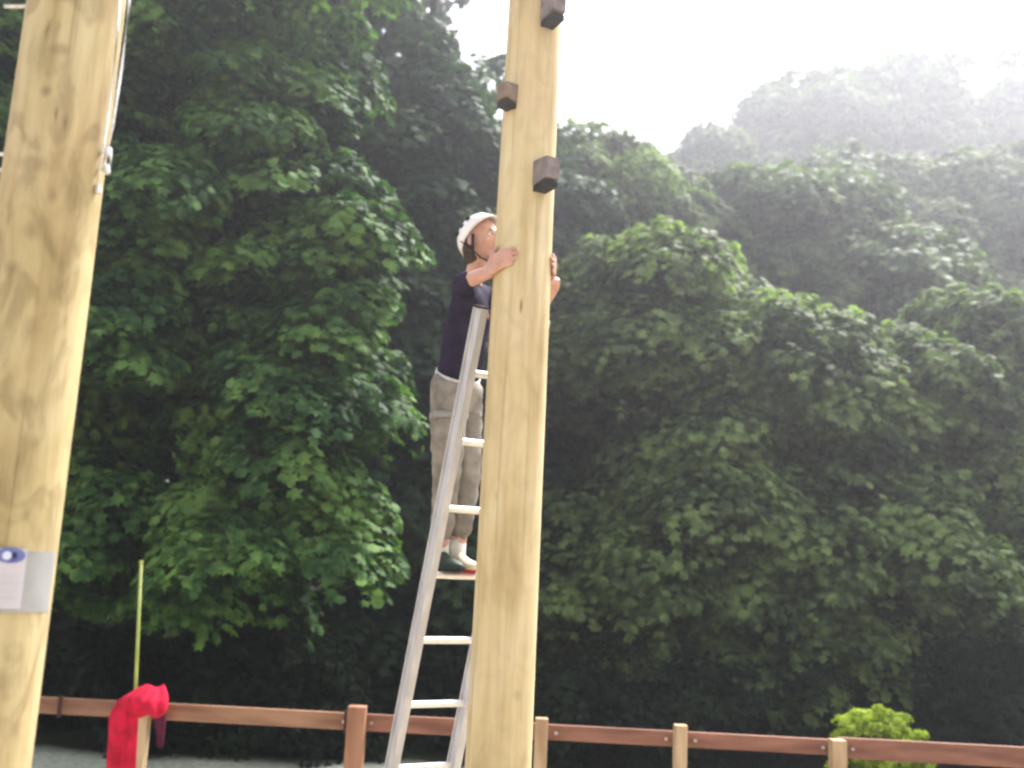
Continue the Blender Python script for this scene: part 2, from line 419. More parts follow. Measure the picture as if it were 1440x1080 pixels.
# ------------------------------------------------------------ red jacket over a post
def jacket():
    d = fD(203) - .06
    top = P(203, 975, d)
    root = empty('red_jacket', top, None, 'bright red fleece jacket thrown over the fence post at the left', 'jacket')
    def cloth(name, outline, dd, material, thick, amp, seed, mid=None):
        """drape: rows of picture points (left, right, y, bulge) -> folded closed shell"""
        n = 26; rr = random.Random(seed); ph = rr.random() * 6
        bm = bmesh.new(); fr = []; bk = []
        for (xl, xr, y, bulge, off) in outline:
            f = []; k = []
            for i in range(n + 1):
                t = i / n; x = xl + (xr - xl) * t
                s = math.sin(math.pi * t) ** .5
                fold = amp * math.sin(t * 13 + ph + y * .04) + amp * .6 * math.sin(t * 29 + ph * 2 + y * .02)
                yy = y + 2.0 * math.sin(t * 9 + ph)
                f.append(bm.verts.new(P(x, yy, dd + off - bulge * s + fold * s)))
                k.append(bm.verts.new(P(x, yy, dd + off + thick * s + fold * s + .002)))
            fr.append(f); bk.append(k)
        for g, flip in ((fr, False), (bk, True)):
            for a, b in zip(g, g[1:]):
                for i in range(n):
                    q = (a[i], b[i], b[i + 1], a[i + 1]); bm.faces.new(q[::-1] if flip else q)
        for a, b in ((fr[0], bk[0]), (fr[-1], bk[-1])):
            for i in range(n): bm.faces.new((a[i], a[i + 1], b[i + 1], b[i]))
        for e in (0, n):
            for r in range(len(fr) - 1): bm.faces.new((fr[r][e], fr[r + 1][e], bk[r + 1][e], bk[r][e]))
        bmesh.ops.recalc_face_normals(bm, faces=bm.faces)
        return obj(name, bm, material, root, True)
    cloth('hood', [(194, 231, 964, .02, .06), (186, 234, 970, .06, .04), (174, 236, 977, .09, .02), (163, 237, 984, .12, .0), (165, 237, 990, .13, .0), (176, 236, 997, .13, 0), (187, 234, 1003, .12, .0), (195, 230, 1008, .10, .02)], d - .02, M['red'], .12, .012, 3)
    cloth('body_panel', [(166, 198, 988, .03, .03), (157, 198, 998, .06, .0), (153, 197, 1012, .07, .0), (152, 196, 1035, .075, .0), (150, 195, 1060, .075, .0), (149, 194, 1090, .07, .0), (150, 192, 1130, .07, .0), (158, 190, 1160, .05, .0)], d - .015, M['red'], .03, .014, 5)
    cloth('sleeve', [(212, 232, 998, .02, .0), (216, 234, 1010, .03, .0), (219, 232, 1030, .03, .0), (220, 231, 1044, .025, .0), (222, 229, 1052, .01, 0)], d - .02, M['plum'], .03, .006, 9)
jacket()

# thin yellow rod standing behind the fence
def rod():
    d = fD(195) + .09
    a, b = P(190, 985, d), P(198.5, 792, d); dr = (b - a) / (b.z - a.z)
    g = a + dr * (hgt(a.x, a.y) - a.z); k = b
    root = empty('thin_rod', g, None, 'thin yellow green rod standing upright behind the red jacket', 'rod')
    bm = bmesh.new(); tube(bm, [g, a, k], [.015, .014, .012], 8); obj('shaft', bm, M['rod'], root, True)
    bm = bmesh.new(); tube(bm, [k, k + (k - a).normalized() * .02], .016, 8); obj('tip', bm, M['rod'], root)
rod()

# ------------------------------------------------------------ sign wrapped on the left pole
def sign():
    def arc(name, xl, xr, yt, yb, proud, material, parent, n=48, rows=6, ell=False):
        """curved sheet on the pole between two sight lines"""
        bm = bmesh.new(); 
        def onpole(x, y):
            q = P(x, y, DL) - CAM; q.normalize()
            # intersect with cone-like pole at that height by iteration
            t = DL
            for _ in range(30):
                p = CAM + q * t; z = p.z; r = plr(z) * 1.006 + proud; c = pl(z)
                dx, dy = p.x - c.x, p.y - c.y; dist = math.hypot(dx, dy)
                if dist > r + 1e-5: t += (dist - r) * .5 if False else 0
                # analytic step: solve in the horizontal plane
                a_ = q.x * q.x + q.y * q.y; b_ = 2 * (q.x * (CAM.x - c.x) + q.y * (CAM.y - c.y)); c_ = (CAM.x - c.x) ** 2 + (CAM.y - c.y) ** 2 - r * r
                disc = max(b_ * b_ - 4 * a_ * c_, 0); t = (-b_ - math.sqrt(disc)) / (2 * a_)
            return CAM + q * t
        def ang(x, y):
            p = onpole(x, y); c = pl(p.z); return math.atan2(p.y - c.y, p.x - c.x), p.z
        a0, zt = ang(xl, yt); a1, _ = ang(xr, yt); _, zb = ang(xl, yb)
        cen = None
        front = []; back = []
        if ell:
            am, zm = (a0 + a1) / 2, (zt + zb) / 2
            def pt(u, v, pr_):
                z = zm + v * (zt - zb) / 2; c = pl(z); r = plr(z) * 1.006 + pr_; a = am + u * (a1 - a0) / 2
                return Vector((c.x + math.cos(a) * r, c.y + math.sin(a) * r, z))
            cv = bm.verts.new(pt(0, 0, proud)); last = [cv]
            for rr in range(1, 5):
                ring = [bm.verts.new(pt(math.cos(2 * math.pi * k / 28) * rr / 4, math.sin(2 * math.pi * k / 28) * rr / 4, proud)) for k in range(28)]
                for k in range(28):
                    if rr == 1: bm.faces.new((cv, ring[k], ring[(k + 1) % 28]))
                    else: bm.faces.new((last[k], ring[k], ring[(k + 1) % 28], last[(k + 1) % 28]))
                last = ring
        else:
            for pr_, g in ((proud, front), (proud - .0012, back)):
                for j in range(rows + 1):
                    z = zt + (zb - zt) * j / rows; c = pl(z); r = plr(z) * 1.006 + pr_
                    g.append([bm.verts.new((c.x + math.cos(a0 + (a1 - a0) * i / n) * r, c.y + math.sin(a0 + (a1 - a0) * i / n) * r, z)) for i in range(n + 1)])
            for g in (front, back):
                for a, b in zip(g, g[1:]):
                    for i in range(n): bm.faces.new((a[i], a[i + 1], b[i + 1], b[i]))
            for i in range(n):
                bm.faces.new((front[0][i], front[0][i + 1], back[0][i + 1], back[0][i])); bm.faces.new((front[-1][i], front[-1][i + 1], back[-1][i + 1], back[-1][i]))
            for j in range(rows):
                for e in (0, n): bm.faces.new((front[j][e], front[j + 1][e], back[j + 1][e], back[j][e]))
            bmesh.ops.recalc_face_normals(bm, faces=bm.faces)
        return obj(name, bm, material, parent, ell)
    c = P(-10, 815, DL - .15)
    root = empty('notice_sign', c, None, 'white notice with a blue oval logo wrapped round the left pole', 'sign')
    lam = simple('laminate', (.27, .28, .29), (.36, .36, .36), 6, .35, .5)
    pap = simple('paper', (.52, .49, .54), (.60, .60, .64), 5, .5, .3)
    blue = simple('logo_blue', (.10, .12, .34), (.16, .20, .45), 20, .5)
    navy = simple('logo_navy', (.02, .02, .10), None, 20, .5)
    pale = simple('logo_pale', (.62, .68, .85), None, 20, .5)
    ink = simple('ink_grey', (.50, .50, .54), None, 20, .6)
    arc('backing_sheet', -75, 79, 770, 858, .0015, lam, root)
    sh = arc('paper_sheet', -70, 40, 767, 853, .0035, pap, root)
    arc('logo', -6, 38, 769, 791, .0045, blue, sh, ell=True)
    arc('logo_spot', 4, 17, 775, 787, .0057, pale, sh, ell=True)
    arc('logo_spot', 17, 25, 776, 786, .0057, navy, sh, ell=True)
    for k, (x0, x1) in enumerate([(-60, 26), (-60, 30), (-60, 22), (-60, 28)]):
        arc('text_line', x0, x1, 806 + k * 10, 808.2 + k * 10, 0.0048, ink, sh, n=16, rows=1)
sign()

# ------------------------------------------------------------ steel cable and hardware beside the left pole
def cable():
    d = DL - .01
    p = [P(186, -60, d), P(182, 0, d), P(171, 95, d), P(158, 178, d), P(152, 205, d)]
    root = empty('steel_cable', p[0], None, 'bright steel cable hanging down the right side of the left pole', 'cable')
    bm = bmesh.new(); tube(bm, p, .0042, 8); obj('strand', bm, M['cable'], root, True)
    p2 = [P(172, -40, d - .02), P(166, 40, d - .02), P(154, 150, d - .02), P(145, 210, d - .02), P(137, 262, d - .02)]
    bm = bmesh.new(); tube(bm, p2, .0035, 8); obj('strand', bm, M['cable'], root, True)
    for (x, y, r) in ((152, 214, .010), (150, 238, .009), (138, 266, .009)):
        bm = bmesh.new(); c = P(x, y, d - .01); tube(bm, [c + Z * .012 - X * .002, c - Z * .012 + X * .002], r, 10); obj('clamp', bm, M['cable'], root)
        bm = bmesh.new(); tube(bm, [c, c - X * .035 + Y * .01], .004, 8); obj('eye_bolt', bm, M['bolt'], root)
    # shackle ring
    bm = bmesh.new(); c = P(151, 226, d - .01); pts = [c + Vector((math.cos(t) * .009, 0, math.sin(t) * .016)) for t in np.linspace(0, 2 * math.pi, 17)]
    tube(bm, pts, .003, 6, False, hint=Vector((0, 1, 0))); obj('shackle', bm, M['bolt'], root)
cable()
# white staple steps on the left side of the left pole
for (y, w_) in ((228, 12), (-2, 20)):
    c0 = P(-12 + (228 - y) * .14, y, DL); xr = 11 + (228 - y) * .15
    pts = [P(xr - 40, y - 11, DL), P(xr - 4, y - 11, DL + .02), P(xr, y - 7, DL + .02), P(xr, y + 7, DL + .02), P(xr - 4, y + 11, DL + .02), P(xr - 40, y + 11, DL)]
    bm = bmesh.new(); tube(bm, pts, .0055, 8); o = obj('staple', bm, M['cable'], pl_root, True)

# ------------------------------------------------------------ person
def skin_mesh(verts, edges, radii, sub=2, root=0):
    me = bpy.data.meshes.new('tmp'); me.from_pydata([tuple(v) for v in verts], edges, [])
    o = bpy.data.objects.new('tmp', me); col.objects.link(o)
    md = o.modifiers.new('s', 'SKIN'); md.use_smooth_shade = True
    for i, r in enumerate(radii):
        rr = (r, r) if not isinstance(r, tuple) else r
        me.skin_vertices[0].data[i].radius = rr
        me.skin_vertices[0].data[i].use_root = (i == root)
    sb = o.modifiers.new('u', 'SUBSURF'); sb.levels = sub; sb.render_levels = sub
    dg = bpy.context.evaluated_depsgraph_get(); dg.update()
    out = bpy.data.meshes.new_from_object(o.evaluated_get(dg))
    bpy.data.objects.remove(o); return out

def remesh(bm, vox, smooth_it=4):
    me = bpy.data.meshes.new('tmp'); bm.to_mesh(me); bm.free()
    o = bpy.data.objects.new('tmp', me); col.objects.link(o)
    md = o.modifiers.new('r', 'REMESH'); md.mode = 'VOXEL'; md.voxel_size = vox; md.use_smooth_shade = True
    sm = o.modifiers.new('m', 'SMOOTH'); sm.factor = .5; sm.iterations = smooth_it
    dg = bpy.context.evaluated_depsgraph_get(); dg.update()
    out = bpy.data.meshes.new_from_object(o.evaluated_get(dg)); bpy.data.objects.remove(o); return out

def person():
    root = empty('person', P(645, 800, 4.95), None, 'climber in white helmet, navy top and beige trousers hugging the middle pole from the ladder', 'person')
    Fb = Vector((.86, -.50, 0)).normalized(); Lb = Vector((.50, .86, 0)).normalized()
    pel = P(638, 552, 5.20); waist = P(648, 512, 5.14); chest = P(662, 452, 5.06); neck = P(664, 395, 5.00); 
    head = P(676, 341, 4.93)
    shR = P(656, 422, 4.92); shL = P(684, 422, 5.18)
    elR = P(650, 398, 4.62); wrR = P(694, 380, 4.585)
    elL = P(752, 440, 5.08); wrL = P(783, 398, 4.80)
    hipR = P(632, 566, 5.13); hipL = P(650, 566, 5.26)
    foot_z = zr0 + .016
    bR = lad(zr0, -.055); bL = lad(zr0, .035)        # rung points under the balls of the feet
    knR = P(628, 672, 5.11); knL = P(657, 668, 5.20)
    anR = bR - nF * .12 + Z * .095; anL = bL - nF * .12 + Z * .095
    # --- body: trunk and limbs
    V = [pel, waist, chest, neck, head - Z * .06, shR, elR, wrR, shL, elL, wrL, hipR, knR, anR, hipL, knL, anL,
         (elR + shR) / 2, (elR * .55 + wrR * .45), (hipR + knR) / 2, (knR * .6 + anR * .4), (hipL + knL) / 2, (knL * .6 + anL * .4), (elL * .55 + wrL * .45)]
    E = [(0, 1), (1, 2), (2, 3), (3, 4), (2, 5), (5, 17), (17, 6), (6, 18), (18, 7), (2, 8), (8, 9), (9, 23), (23, 10),
         (0, 11), (11, 19), (19, 12), (12, 20), (20, 13), (0, 14), (14, 21), (21, 15), (15, 22), (22, 16)]
    Rr = [.078, .076, .086, .048, .050, .052, .037, .026, .052, .037, .026, .070, .050, .036, .070, .050, .036, .046, .038, .072, .052, .072, .052, .038]
    bm = bmesh.new(); bm.from_mesh(skin_mesh(V, E, Rr))
    # --- head, facing right and a little towards the camera, tipped back a little
    hf = (Vector((.80, -.60, 0)) + Z * .10).normalized(); hx = Z.cross(hf).normalized() * -1; hz = hx.cross(hf).normalized()
    if hz.z < 0: hz = -hz
    hl = -hx
    def skull(p):
        q = p.copy()
        if q.z < 0: q.x *= 1 + .30 * q.z * 1; q.y = q.y * (1 + .12 * q.z) + (.10 * -q.z if q.y > 0 else 0)
        return q
    ellipsoid(bm, head + hz * .012, hl, hf, hz, .074, .096, .112, 28, 20, skull)
    ellipsoid(bm, head + hf * .070 - hz * .078, hl, hf, hz, .030, .026, .024)            # chin
    ellipsoid(bm, head + hf * .086 + hz * .030, hl, hf, hz, .046, .014, .012)            # brow
    tube(bm, [head + hf * .090 + hz * .018, head + hf * .108 - hz * .012, head + hf * .114 - hz * .024], [.008, .012, .015], 10)   # nose
    ellipsoid(bm, head + hf * .100 - hz * .028, hl, hf, hz, .019, .012, .009)
    ellipsoid(bm, head + hf * .092 - hz * .049, hl, hf, hz, .024, .013, .0065)           # lips
    ellipsoid(bm, head + hf * .090 - hz * .060, hl, hf, hz, .020, .012, .0065)
    for s in (-1, 1):
        ellipsoid(bm, head + hl * (s * .043) + hf * .066 - hz * .018, hl, hf, hz, .020, .020, .018)   # cheek
        c = head + hl * (s * .076) - hf * .004 - hz * .004                                            # ear
        ellipsoid(bm, c, hl, (hf + hz * .2).normalized(), hz, .009, .019, .032)
    # --- hands
    def hand(w, d, n, sgn, curl):
        """palm from wrist w along d, palm facing -n, thumb towards sgn*side"""
        d = d.normalized(); n = (n - d * n.dot(d)).normalized(); s = d.cross(n).normalized() * sgn
        pc_ = w + d * .048
        box(bm, pc_, s, n, d, .036, .012, .046, .010)
        tube(bm, [w - d * .03, w + d * .03], [.026, .026], 12, True, 1.0, .7, n)
        for k, (off, ln) in enumerate(((.029, .070), (.010, .078), (-.010, .073), (-.028, .058))):
            p = w + d * .088 + s * off; q = d.copy(); pts = [p - d * .02, p]; 
            for j in range(3):
                q = (Quaternion(s, curl * (.55 + .35 * j) * sgn) @ q).normalized()
                pts.append(pts[-1] + q * (ln * (.45, .32, .23)[j]))
            tube(bm, pts, [.0085, .0095, .0088, .0080, .0062], 8)
        th = w + d * .03 + s * .03; q = (d * .6 + s * .8 - n * .25).normalized()
        p1 = th + q * .035; q2 = (d * .95 + s * .15 - n * .35).normalized(); p2 = p1 + q2 * .032; tube(bm, [th - q * .02, th, p1, p2, p2 + q2 * .018], [.012, .013, .0105, .0095, .007], 8)
    # right hand lies on the pole's front left, fingers pointing right and curling round it
    zc = wrR.z; ax = pc(zc); nrm = (wrR - ax); nrm.z = 0; nrm.normalize()
    wr = ax + nrm * (pcr(zc) + .022); wr.z = zc
    tang = Vector((-nrm.y, nrm.x, 0)); 
    if tang.x < 0: tang = -tang
    def flush_hand(wrist_ang, z, direction, thumb_up, tilt):
        """palm laid on the pole: the fingers follow its curve"""
        r0 = pcr(z)
        def S(t, up, h):     # t metres round the pole, up metres, h proud
            a = wrist_ang + direction * t / r0; c = pc(z + up)
            return Vector((c.x + math.cos(a) * (r0 + h), c.y + math.sin(a) * (r0 + h), z + up))
        pal = [[S(t, u + t * tilt, .017) for u in (-.036, -.012, .012, .036)] for t in (.0, .03, .06, .085)]
        for k, u in enumerate((-.033, -.011, .011, .033)):
            tube(bm, [S(t, u * (.72 + 2.9 * t) + t * tilt, .016) for t in (-.012, .015, .045, .085)], [.017, .019, .017, .0125], 10)
            ln = (.062, .078, .084, .076)[k] if thumb_up else (.076, .084, .078, .062)[k]
            u2 = u * 1.0
            tube(bm, [S(t, u2 + t * tilt, h) for t, h in ((.075, .015), (.085 + ln * .33, .017), (.085 + ln * .66, .012), (.085 + ln, .009))], [.0115, .0098, .0090, .0066], 8)
        v = 1 if thumb_up else -1
        tube(bm, [S(t, v * u + t * tilt, .014) for t, u in ((.0, .022), (.022, .045), (.048, .066), (.068, .076))], [.014, .0135, .011, .0075], 8)
        return S(-.015, -.015 * tilt, .018)
    angR = math.atan2(nrm.y, nrm.x) 
    w1 = flush_hand(angR, zc, 1, True, .25)
    tube(bm, [elR * .25 + w1 * .75, w1, w1 + (w1 - elR).normalized() * .012], [.030, .024, .022], 12)
    # left hand on the right side of the pole
    nl = (wrL - pc(wrL.z)); nl.z = 0; angL = math.atan2(nl.y, nl.x)
    w2 = flush_hand(angL, wrL.z, -1, True, .2)
    tube(bm, [wrL, w2], [.027, .024], 12)
    bm2 = bm
    me = remesh(bm2, .0055, 3)
    body = link_mesh('body', me, M['skin'], root)
    # --- clothes, grown over the same skeleton
    def garment(name, idx_v, edges, rads, material, sub=2):
        m = skin_mesh([V[i] if isinstance(i, int) else i for i in idx_v], edges, rads, sub)
        b = bmesh.new(); b.from_mesh(m)
        for v in b.verts:   # small creases
            n = v.normal; c = v.co
            v.co = c + n * (.0035 * math.sin(c.z * 70 + c.x * 60 + math.sin(c.y * 40) * 2) + .002 * math.sin(c.x * 150 - c.z * 70))
        return obj(name, b, material, root, True)
    cuffR = elR + (wrR - elR) * .38; cuffL = elL + (wrL - elL) * .1
    nk_ = neck - Z * .0
    garment('shirt', [pel * .8 + waist * .2, waist, chest, nk_, shR, (elR + shR) / 2, elR, cuffR, shL, elL, cuffL], [(0, 1), (1, 2), (2, 3), (2, 4), (4, 5), (5, 6), (6, 7), (2, 8), (8, 9), (9, 10)],
            [.118, .116, .135, .070, .072, .064, .056, .044, .072, .052, .046], M['shirt'])
    hemR = knR * .16 + anR * .84; hemL = knL * .16 + anL * .84
    garment('trousers', [pel * .25 + waist * .75, pel, hipR, 19, knR, hemR, hipL, 21, knL, hemL], [(0, 1), (1, 2), (2, 3), (3, 4), (4, 5), (1, 6), (6, 7), (7, 8), (8, 9)],
            [.132, .130, .108, .092, .072, .056, .108, .092, .072, .056], M['shorts'])
    # --- harness: belt and leg loops
    hroot = None
    def loop(c, axis, r, rx, material, name, parent, wdt=.018, sy=1.0):
        x, y, z = basis(axis); b = bmesh.new(); n = 36
        rg = []
        for k in range(n):
            t = 2 * math.pi * k / n; dv = x * (math.cos(t) * r) + y * (math.sin(t) * r * sy); nn = dv.normalized()
            rg.append([b.verts.new(c + dv + nn * a_ + z * h_) for a_, h_ in ((0, -wdt), (.007, -wdt), (.007, wdt), (0, wdt))])
        for k in range(n):
            a_, c_ = rg[k], rg[(k + 1) % n]
            for j in range(4): b.faces.new((a_[j], a_[(j + 1) % 4], c_[(j + 1) % 4], c_[j]))
        bmesh.ops.recalc_face_normals(b, faces=b.faces)
        return obj(name, b, material, parent, True)
    h = loop(pel * .45 + waist * .55, (waist - pel), .106, 1, M['white'], 'harness_belt', root, .014)
    loop(hipR * .8 + knR * .2, knR - hipR, .088, 1, M['webgrey'], 'leg_loop', root, .016)
    loop(hipL * .8 + knL * .2, knL - hipL, .088, 1, M['webgrey'], 'leg_loop', root, .016)
    # --- helmet: shell with rim and vents, tipped back
    hu = (hz * .74 - hf * .68).normalized(); hg = hl.cross(hu).normalized()
    if hg.dot(hf) < 0: hg = -hg
    b = bmesh.new(); n = 40; m_ = 12; cen = head + hz * .030 - hf * .008
    shell = []
    for off in (0, -.010):
        g = []
        for i in range(m_ + 1):
            ph_ = (math.pi / 2 + .12) * i / m_; row = []
            for k in range(n):
                t = 2 * math.pi * k / n; ct, st = math.cos(t), math.sin(t)
                rx, ry, rz = .094 + off, .120 + off, .108 + off
                ridge = 1 + .035 * max(0, math.cos(t * 2 + math.pi)) ** 4 * math.sin(ph_) if off == 0 else 1
                flare = 1.0 + (.05 if (i == m_) else 0)
                row.append(b.verts.new(cen + hl * (ct * math.sin(ph_) * rx * ridge * flare) + hg * (st * math.sin(ph_) * ry * flare * (1.06 if st > 0 and i > m_ - 2 else 1)) + hu * (math.cos(ph_) * rz)))
            g.append(row)
        shell.append(g)
    for g, fl in ((shell[0], 0), (shell[1], 1)):
        for a_, c_ in zip(g, g[1:]):
            for k in range(n):
                q = (a_[k], c_[k], c_[(k + 1) % n], a_[(k + 1) % n])
                if len(set(q)) == 4: b.faces.new(q[::-1] if fl else q)
    for k in range(n): b.faces.new((shell[0][-1][k], shell[1][-1][k], shell[1][-1][(k + 1) % n], shell[0][-1][(k + 1) % n]))
    bmesh.ops.remove_doubles(b, verts=b.verts, dist=.0004); bmesh.ops.recalc_face_normals(b, faces=b.faces)
    hel = obj('helmet', b, M['helmet'], root, True)
    for s in (-1, 1):
        b = bmesh.new()
        for q in (-.25, .0, .25):
            c = cen + hl * (s * .080) + hg * (q * .18) + hu * .055
            ellipsoid(b, c + hl * (s * .0), hl, hg, hu, .010, .014, .006, 10, 6)
        obj('vent', b, M['black'], hel)
        # strap from the helmet past the ear to the chin
        b = bmesh.new()
        a0 = cen + hl * (s * .086) + hf * .028 - hz * .015; a1 = cen + hl * (s * .084) - hf * .045 - hz * .035
        y_ = head + hl * (s * .080) + hf * .012 - hz * .062; ch = head + hf * .052 - hz * .108
        tube(b, [a0, y_], .006, 6, True, 1.6, .5); tube(b, [a1, y_], .006, 6, True, 1.6, .5); tube(b, [y_, head + hl * (s * .05) + hf * .035 - hz * .098, ch], .006, 6, True, 1.6, .5)
        obj('chin_strap', b, M['black'], hel)
    # --- hair below the helmet and at the temple
    b = bmesh.new()
    ellipsoid(b, head - hf * .034 + hz * .004, hl, hf, hz, .079, .072, .092, 24, 16)
    ellipsoid(b, head - hf * .040 - hz * .062, hl, hf, hz, .062, .048, .050, 20, 12)
    for v in b.verts: v.co += (v.co - head).normalized() * (.003 * math.sin(v.co.x * 300) * math.sin(v.co.z * 240))
    obj('hair', b, M['hair'], root, True)
    # --- eyes
    for s in (-1, 1):
        c = head + hl * (s * .031) + hf * .083 + hz * .012
        b = bmesh.new(); ellipsoid(b, c, hl, hf, hz, .0125, .0095, .0085, 14, 10); e = obj('eye', b, M['eyew'], root, True)
        b = bmesh.new(); ellipsoid(b, c + hf * .0068, hl, hf, hz, .0055, .004, .0055, 12, 8); obj('iris', b, M['iris'], e, True)
        b = bmesh.new(); tube(b, [c + hf * .010 - hl * .018 + hz * .017, c + hf * .013 + hz * .021, c + hf * .006 + hl * .018 + hz * .018], .0035, 6); obj('eyebrow', b, M['hair'], root)
    # --- shoes and socks
    def shoe(ball, ank, upper, sole, lab=None):
        d = nF; s = rL; base = ball + Z * (.016)
        b = bmesh.new()
        rows = [(-.155, .030, .075), (-.13, .036, .085), (-.08, .036, .080), (-.02, .040, .055), (.04, .044, .042), (.08, .036, .032), (.105, .018, .020)]
        pr_ = None
        for (t, hw, hh) in rows:
            ring = []
            for k in range(16):
                a_ = math.pi * k / 15
                ring.append(b.verts.new(base + d * t + s * (math.cos(a_) * hw) + Z * (.014 + math.sin(a_) ** .7 * hh)))
            if pr_:
                for k in range(15): b.faces.new((pr_[k], pr_[k + 1], ring[k + 1], ring[k]))
                b.faces.new((pr_[15], pr_[0], ring[0], ring[15]))
            else: b.faces.new(ring)
            pr_ = ring
        b.faces.new(pr_[::-1]); bmesh.ops.recalc_face_normals(b, faces=b.faces)
        o = obj('shoe', b, upper, root, True)
        if lab: o['label'] = lab
        b = bmesh.new(); n = 28; lo = []; hi = []
        for k in range(n):
            t = 2 * math.pi * k / n; cx = math.cos(t); sy = math.sin(t)
            p = base + d * (-.025 + cx * .138) + s * (sy * (.043 - .006 * (cx < 0)))
            lo.append(b.verts.new(p)); hi.append(b.verts.new(p + Z * .016))
        b.faces.new(lo); b.faces.new(hi[::-1])
        for k in range(n): b.faces.new((lo[k], lo[(k + 1) % n], hi[(k + 1) % n], hi[k]))
        bmesh.ops.recalc_face_normals(b, faces=b.faces); obj('sole', b, sole, o)
        b = bmesh.new(); tube(b, [ank - Z * .03, ank + Z * .03, ank + Z * .075], [.044, .042, .043], 16); obj('sock', b, M['white'], root, True)
    shoe(bR, anR, M['shoe'], M['black'], 'dark green shoe'); shoe(bL, anL, M['shoe_tan'], M['redsole'], 'tan shoe with red sole')
person()

# ------------------------------------------------------------ foliage
def leaf_cloud(C, N, size, seed, lobes=True):
    """C centres (n,3), N normals (n,3) -> verts, faces of leaves with random spin"""
    r = np.random.default_rng(seed); n = len(C)
    N = N / np.linalg.norm(N, axis=1, keepdims=True)
    a = r.normal(size=(n, 3)); T = np.cross(N, a); T /= np.linalg.norm(T, axis=1, keepdims=True); B = np.cross(N, T)
    if lobes:   # rough maple outline, folded
        tv = np.array([(0, -.5, 0), (.42, -.28, .05), (.34, .05, .10), (.55, .30, -.02), (.16, .26, .04), (0, .60, -.10), (-.16, .26, .04), (-.55, .30, -.02), (-.34, .05, .10), (-.42, -.28, .05)])
        tf = np.array([(0, 1, 2), (0, 2, 8), (0, 8, 9), (2, 3, 4), (2, 4, 8), (4, 6, 8), (4, 5, 6), (6, 7, 8)])
    else:
        tv = np.array([(0, -.5, 0), (.34, 0, .08), (0, .55, -.04), (-.34, 0, .08)]); tf = np.array([(0, 1, 2), (0, 2, 3)])
    s = size * r.uniform(.65, 1.3, n)
    V = C[:, None, :] + s[:, None, None] * (tv[None, :, 0:1] * T[:, None, :] + tv[None, :, 1:2] * B[:, None, :] + tv[None, :, 2:3] * N[:, None, :])
    Fc = tf[None] + (np.arange(n) * len(tv))[:, None, None]
    return V.reshape(-1, 3), Fc.reshape(-1, 3)

def crown_points(ells, nb, per, br, seed, fill=.25, front=.6, stray=.28):
    """boughs on ellipsoids: flattened drooping sprays of leaves, plus sparse fill within"""
    r = np.random.default_rng(seed); Cs = []; Ns = []; tips = []
    wts = np.array([e[1][0] * e[1][2] for e in ells]); wts = wts / wts.sum()
    for (c, rad), wgt in zip(ells, wts):
        c = np.array(c); rad = np.array(rad); n = max(4, int(nb * wgt))
        for b in range(n):
            u = r.normal(size=3); u /= np.linalg.norm(u)
            if u[1] > 0 and r.random() < front: u[1] *= -1
            if u[2] < -.75: u[2] *= -.5
            k = r.uniform(.55, 1.0) + (r.uniform(.05, .30) if r.random() < stray else 0); bc = c + u * rad * k
            out = np.array([u[0], u[1], 0.]); out /= (np.linalg.norm(out) + 1e-6)
            bs = br * r.uniform(.55, 1.35); m = int(per * (bs / br) ** 2)
            # local frame: out, side, up; a dome elongated outwards that droops at the tip
            side = np.array([-out[1], out[0], 0.])
            q = r.normal(size=(m, 3)); q /= np.linalg.norm(q, axis=1, keepdims=True)
            q[:, 2] = np.abs(q[:, 2]) * np.where(r.random(m) < .93, 1, -1)
            rr = r.uniform(.45, 1.0, m) ** .5
            lx = q[:, 0] * rr * 1.15; ly = q[:, 1] * rr; lz = q[:, 2] * rr * .55
            # ruffle the dome so it breaks into lumps
            lump = .16 * np.sin(lx * 7 + b) * np.cos(ly * 6 + b * 1.7)
            lz = lz + lump - .35 * np.clip(lx, 0, 2) ** 2 - .12 * (lx ** 2 + ly ** 2)
            pos = bc + bs * (lx[:, None] * out + ly[:, None] * side + lz[:, None] * np.array([0, 0, 1.]))
            nrm = (q[:, 0:1] * out + q[:, 1:2] * side) * .75 + np.array([0, 0, 1.]) * (np.abs(q[:, 2:3]) * .8 + .45) + r.normal(size=(m, 3)) * .26
            Cs.append(pos); Ns.append(nrm); tips.append(bc)
        m = int(n * per * fill); q = r.normal(size=(m, 3)); q /= np.linalg.norm(q, axis=1, keepdims=True)
        Cs.append(c + q * rad * (r.uniform(0, 1, (m, 1)) ** .4) * .62); Ns.append(r.normal(size=(m, 3)) + np.array([0, 0, .4]))
    return np.concatenate(Cs), np.concatenate(Ns), tips

LM = {
 'sycamore': leaf_mat('sycamore_leaf', (.014, .042, .014), (.046, .108, .030), (.14, .25, .06)),
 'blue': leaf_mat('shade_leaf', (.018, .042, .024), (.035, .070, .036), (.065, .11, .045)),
 'olive': leaf_mat('olive_leaf', (.026, .044, .018), (.098, .142, .055), (.23, .31, .11), .42),
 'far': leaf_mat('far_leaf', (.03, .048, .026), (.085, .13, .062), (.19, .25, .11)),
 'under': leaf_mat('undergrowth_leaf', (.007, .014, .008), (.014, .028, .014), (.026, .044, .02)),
 'lime': leaf_mat('lime_leaf', (.23, .31, .02), (.34, .43, .035), (.44, .53, .07), .35, 3),
}

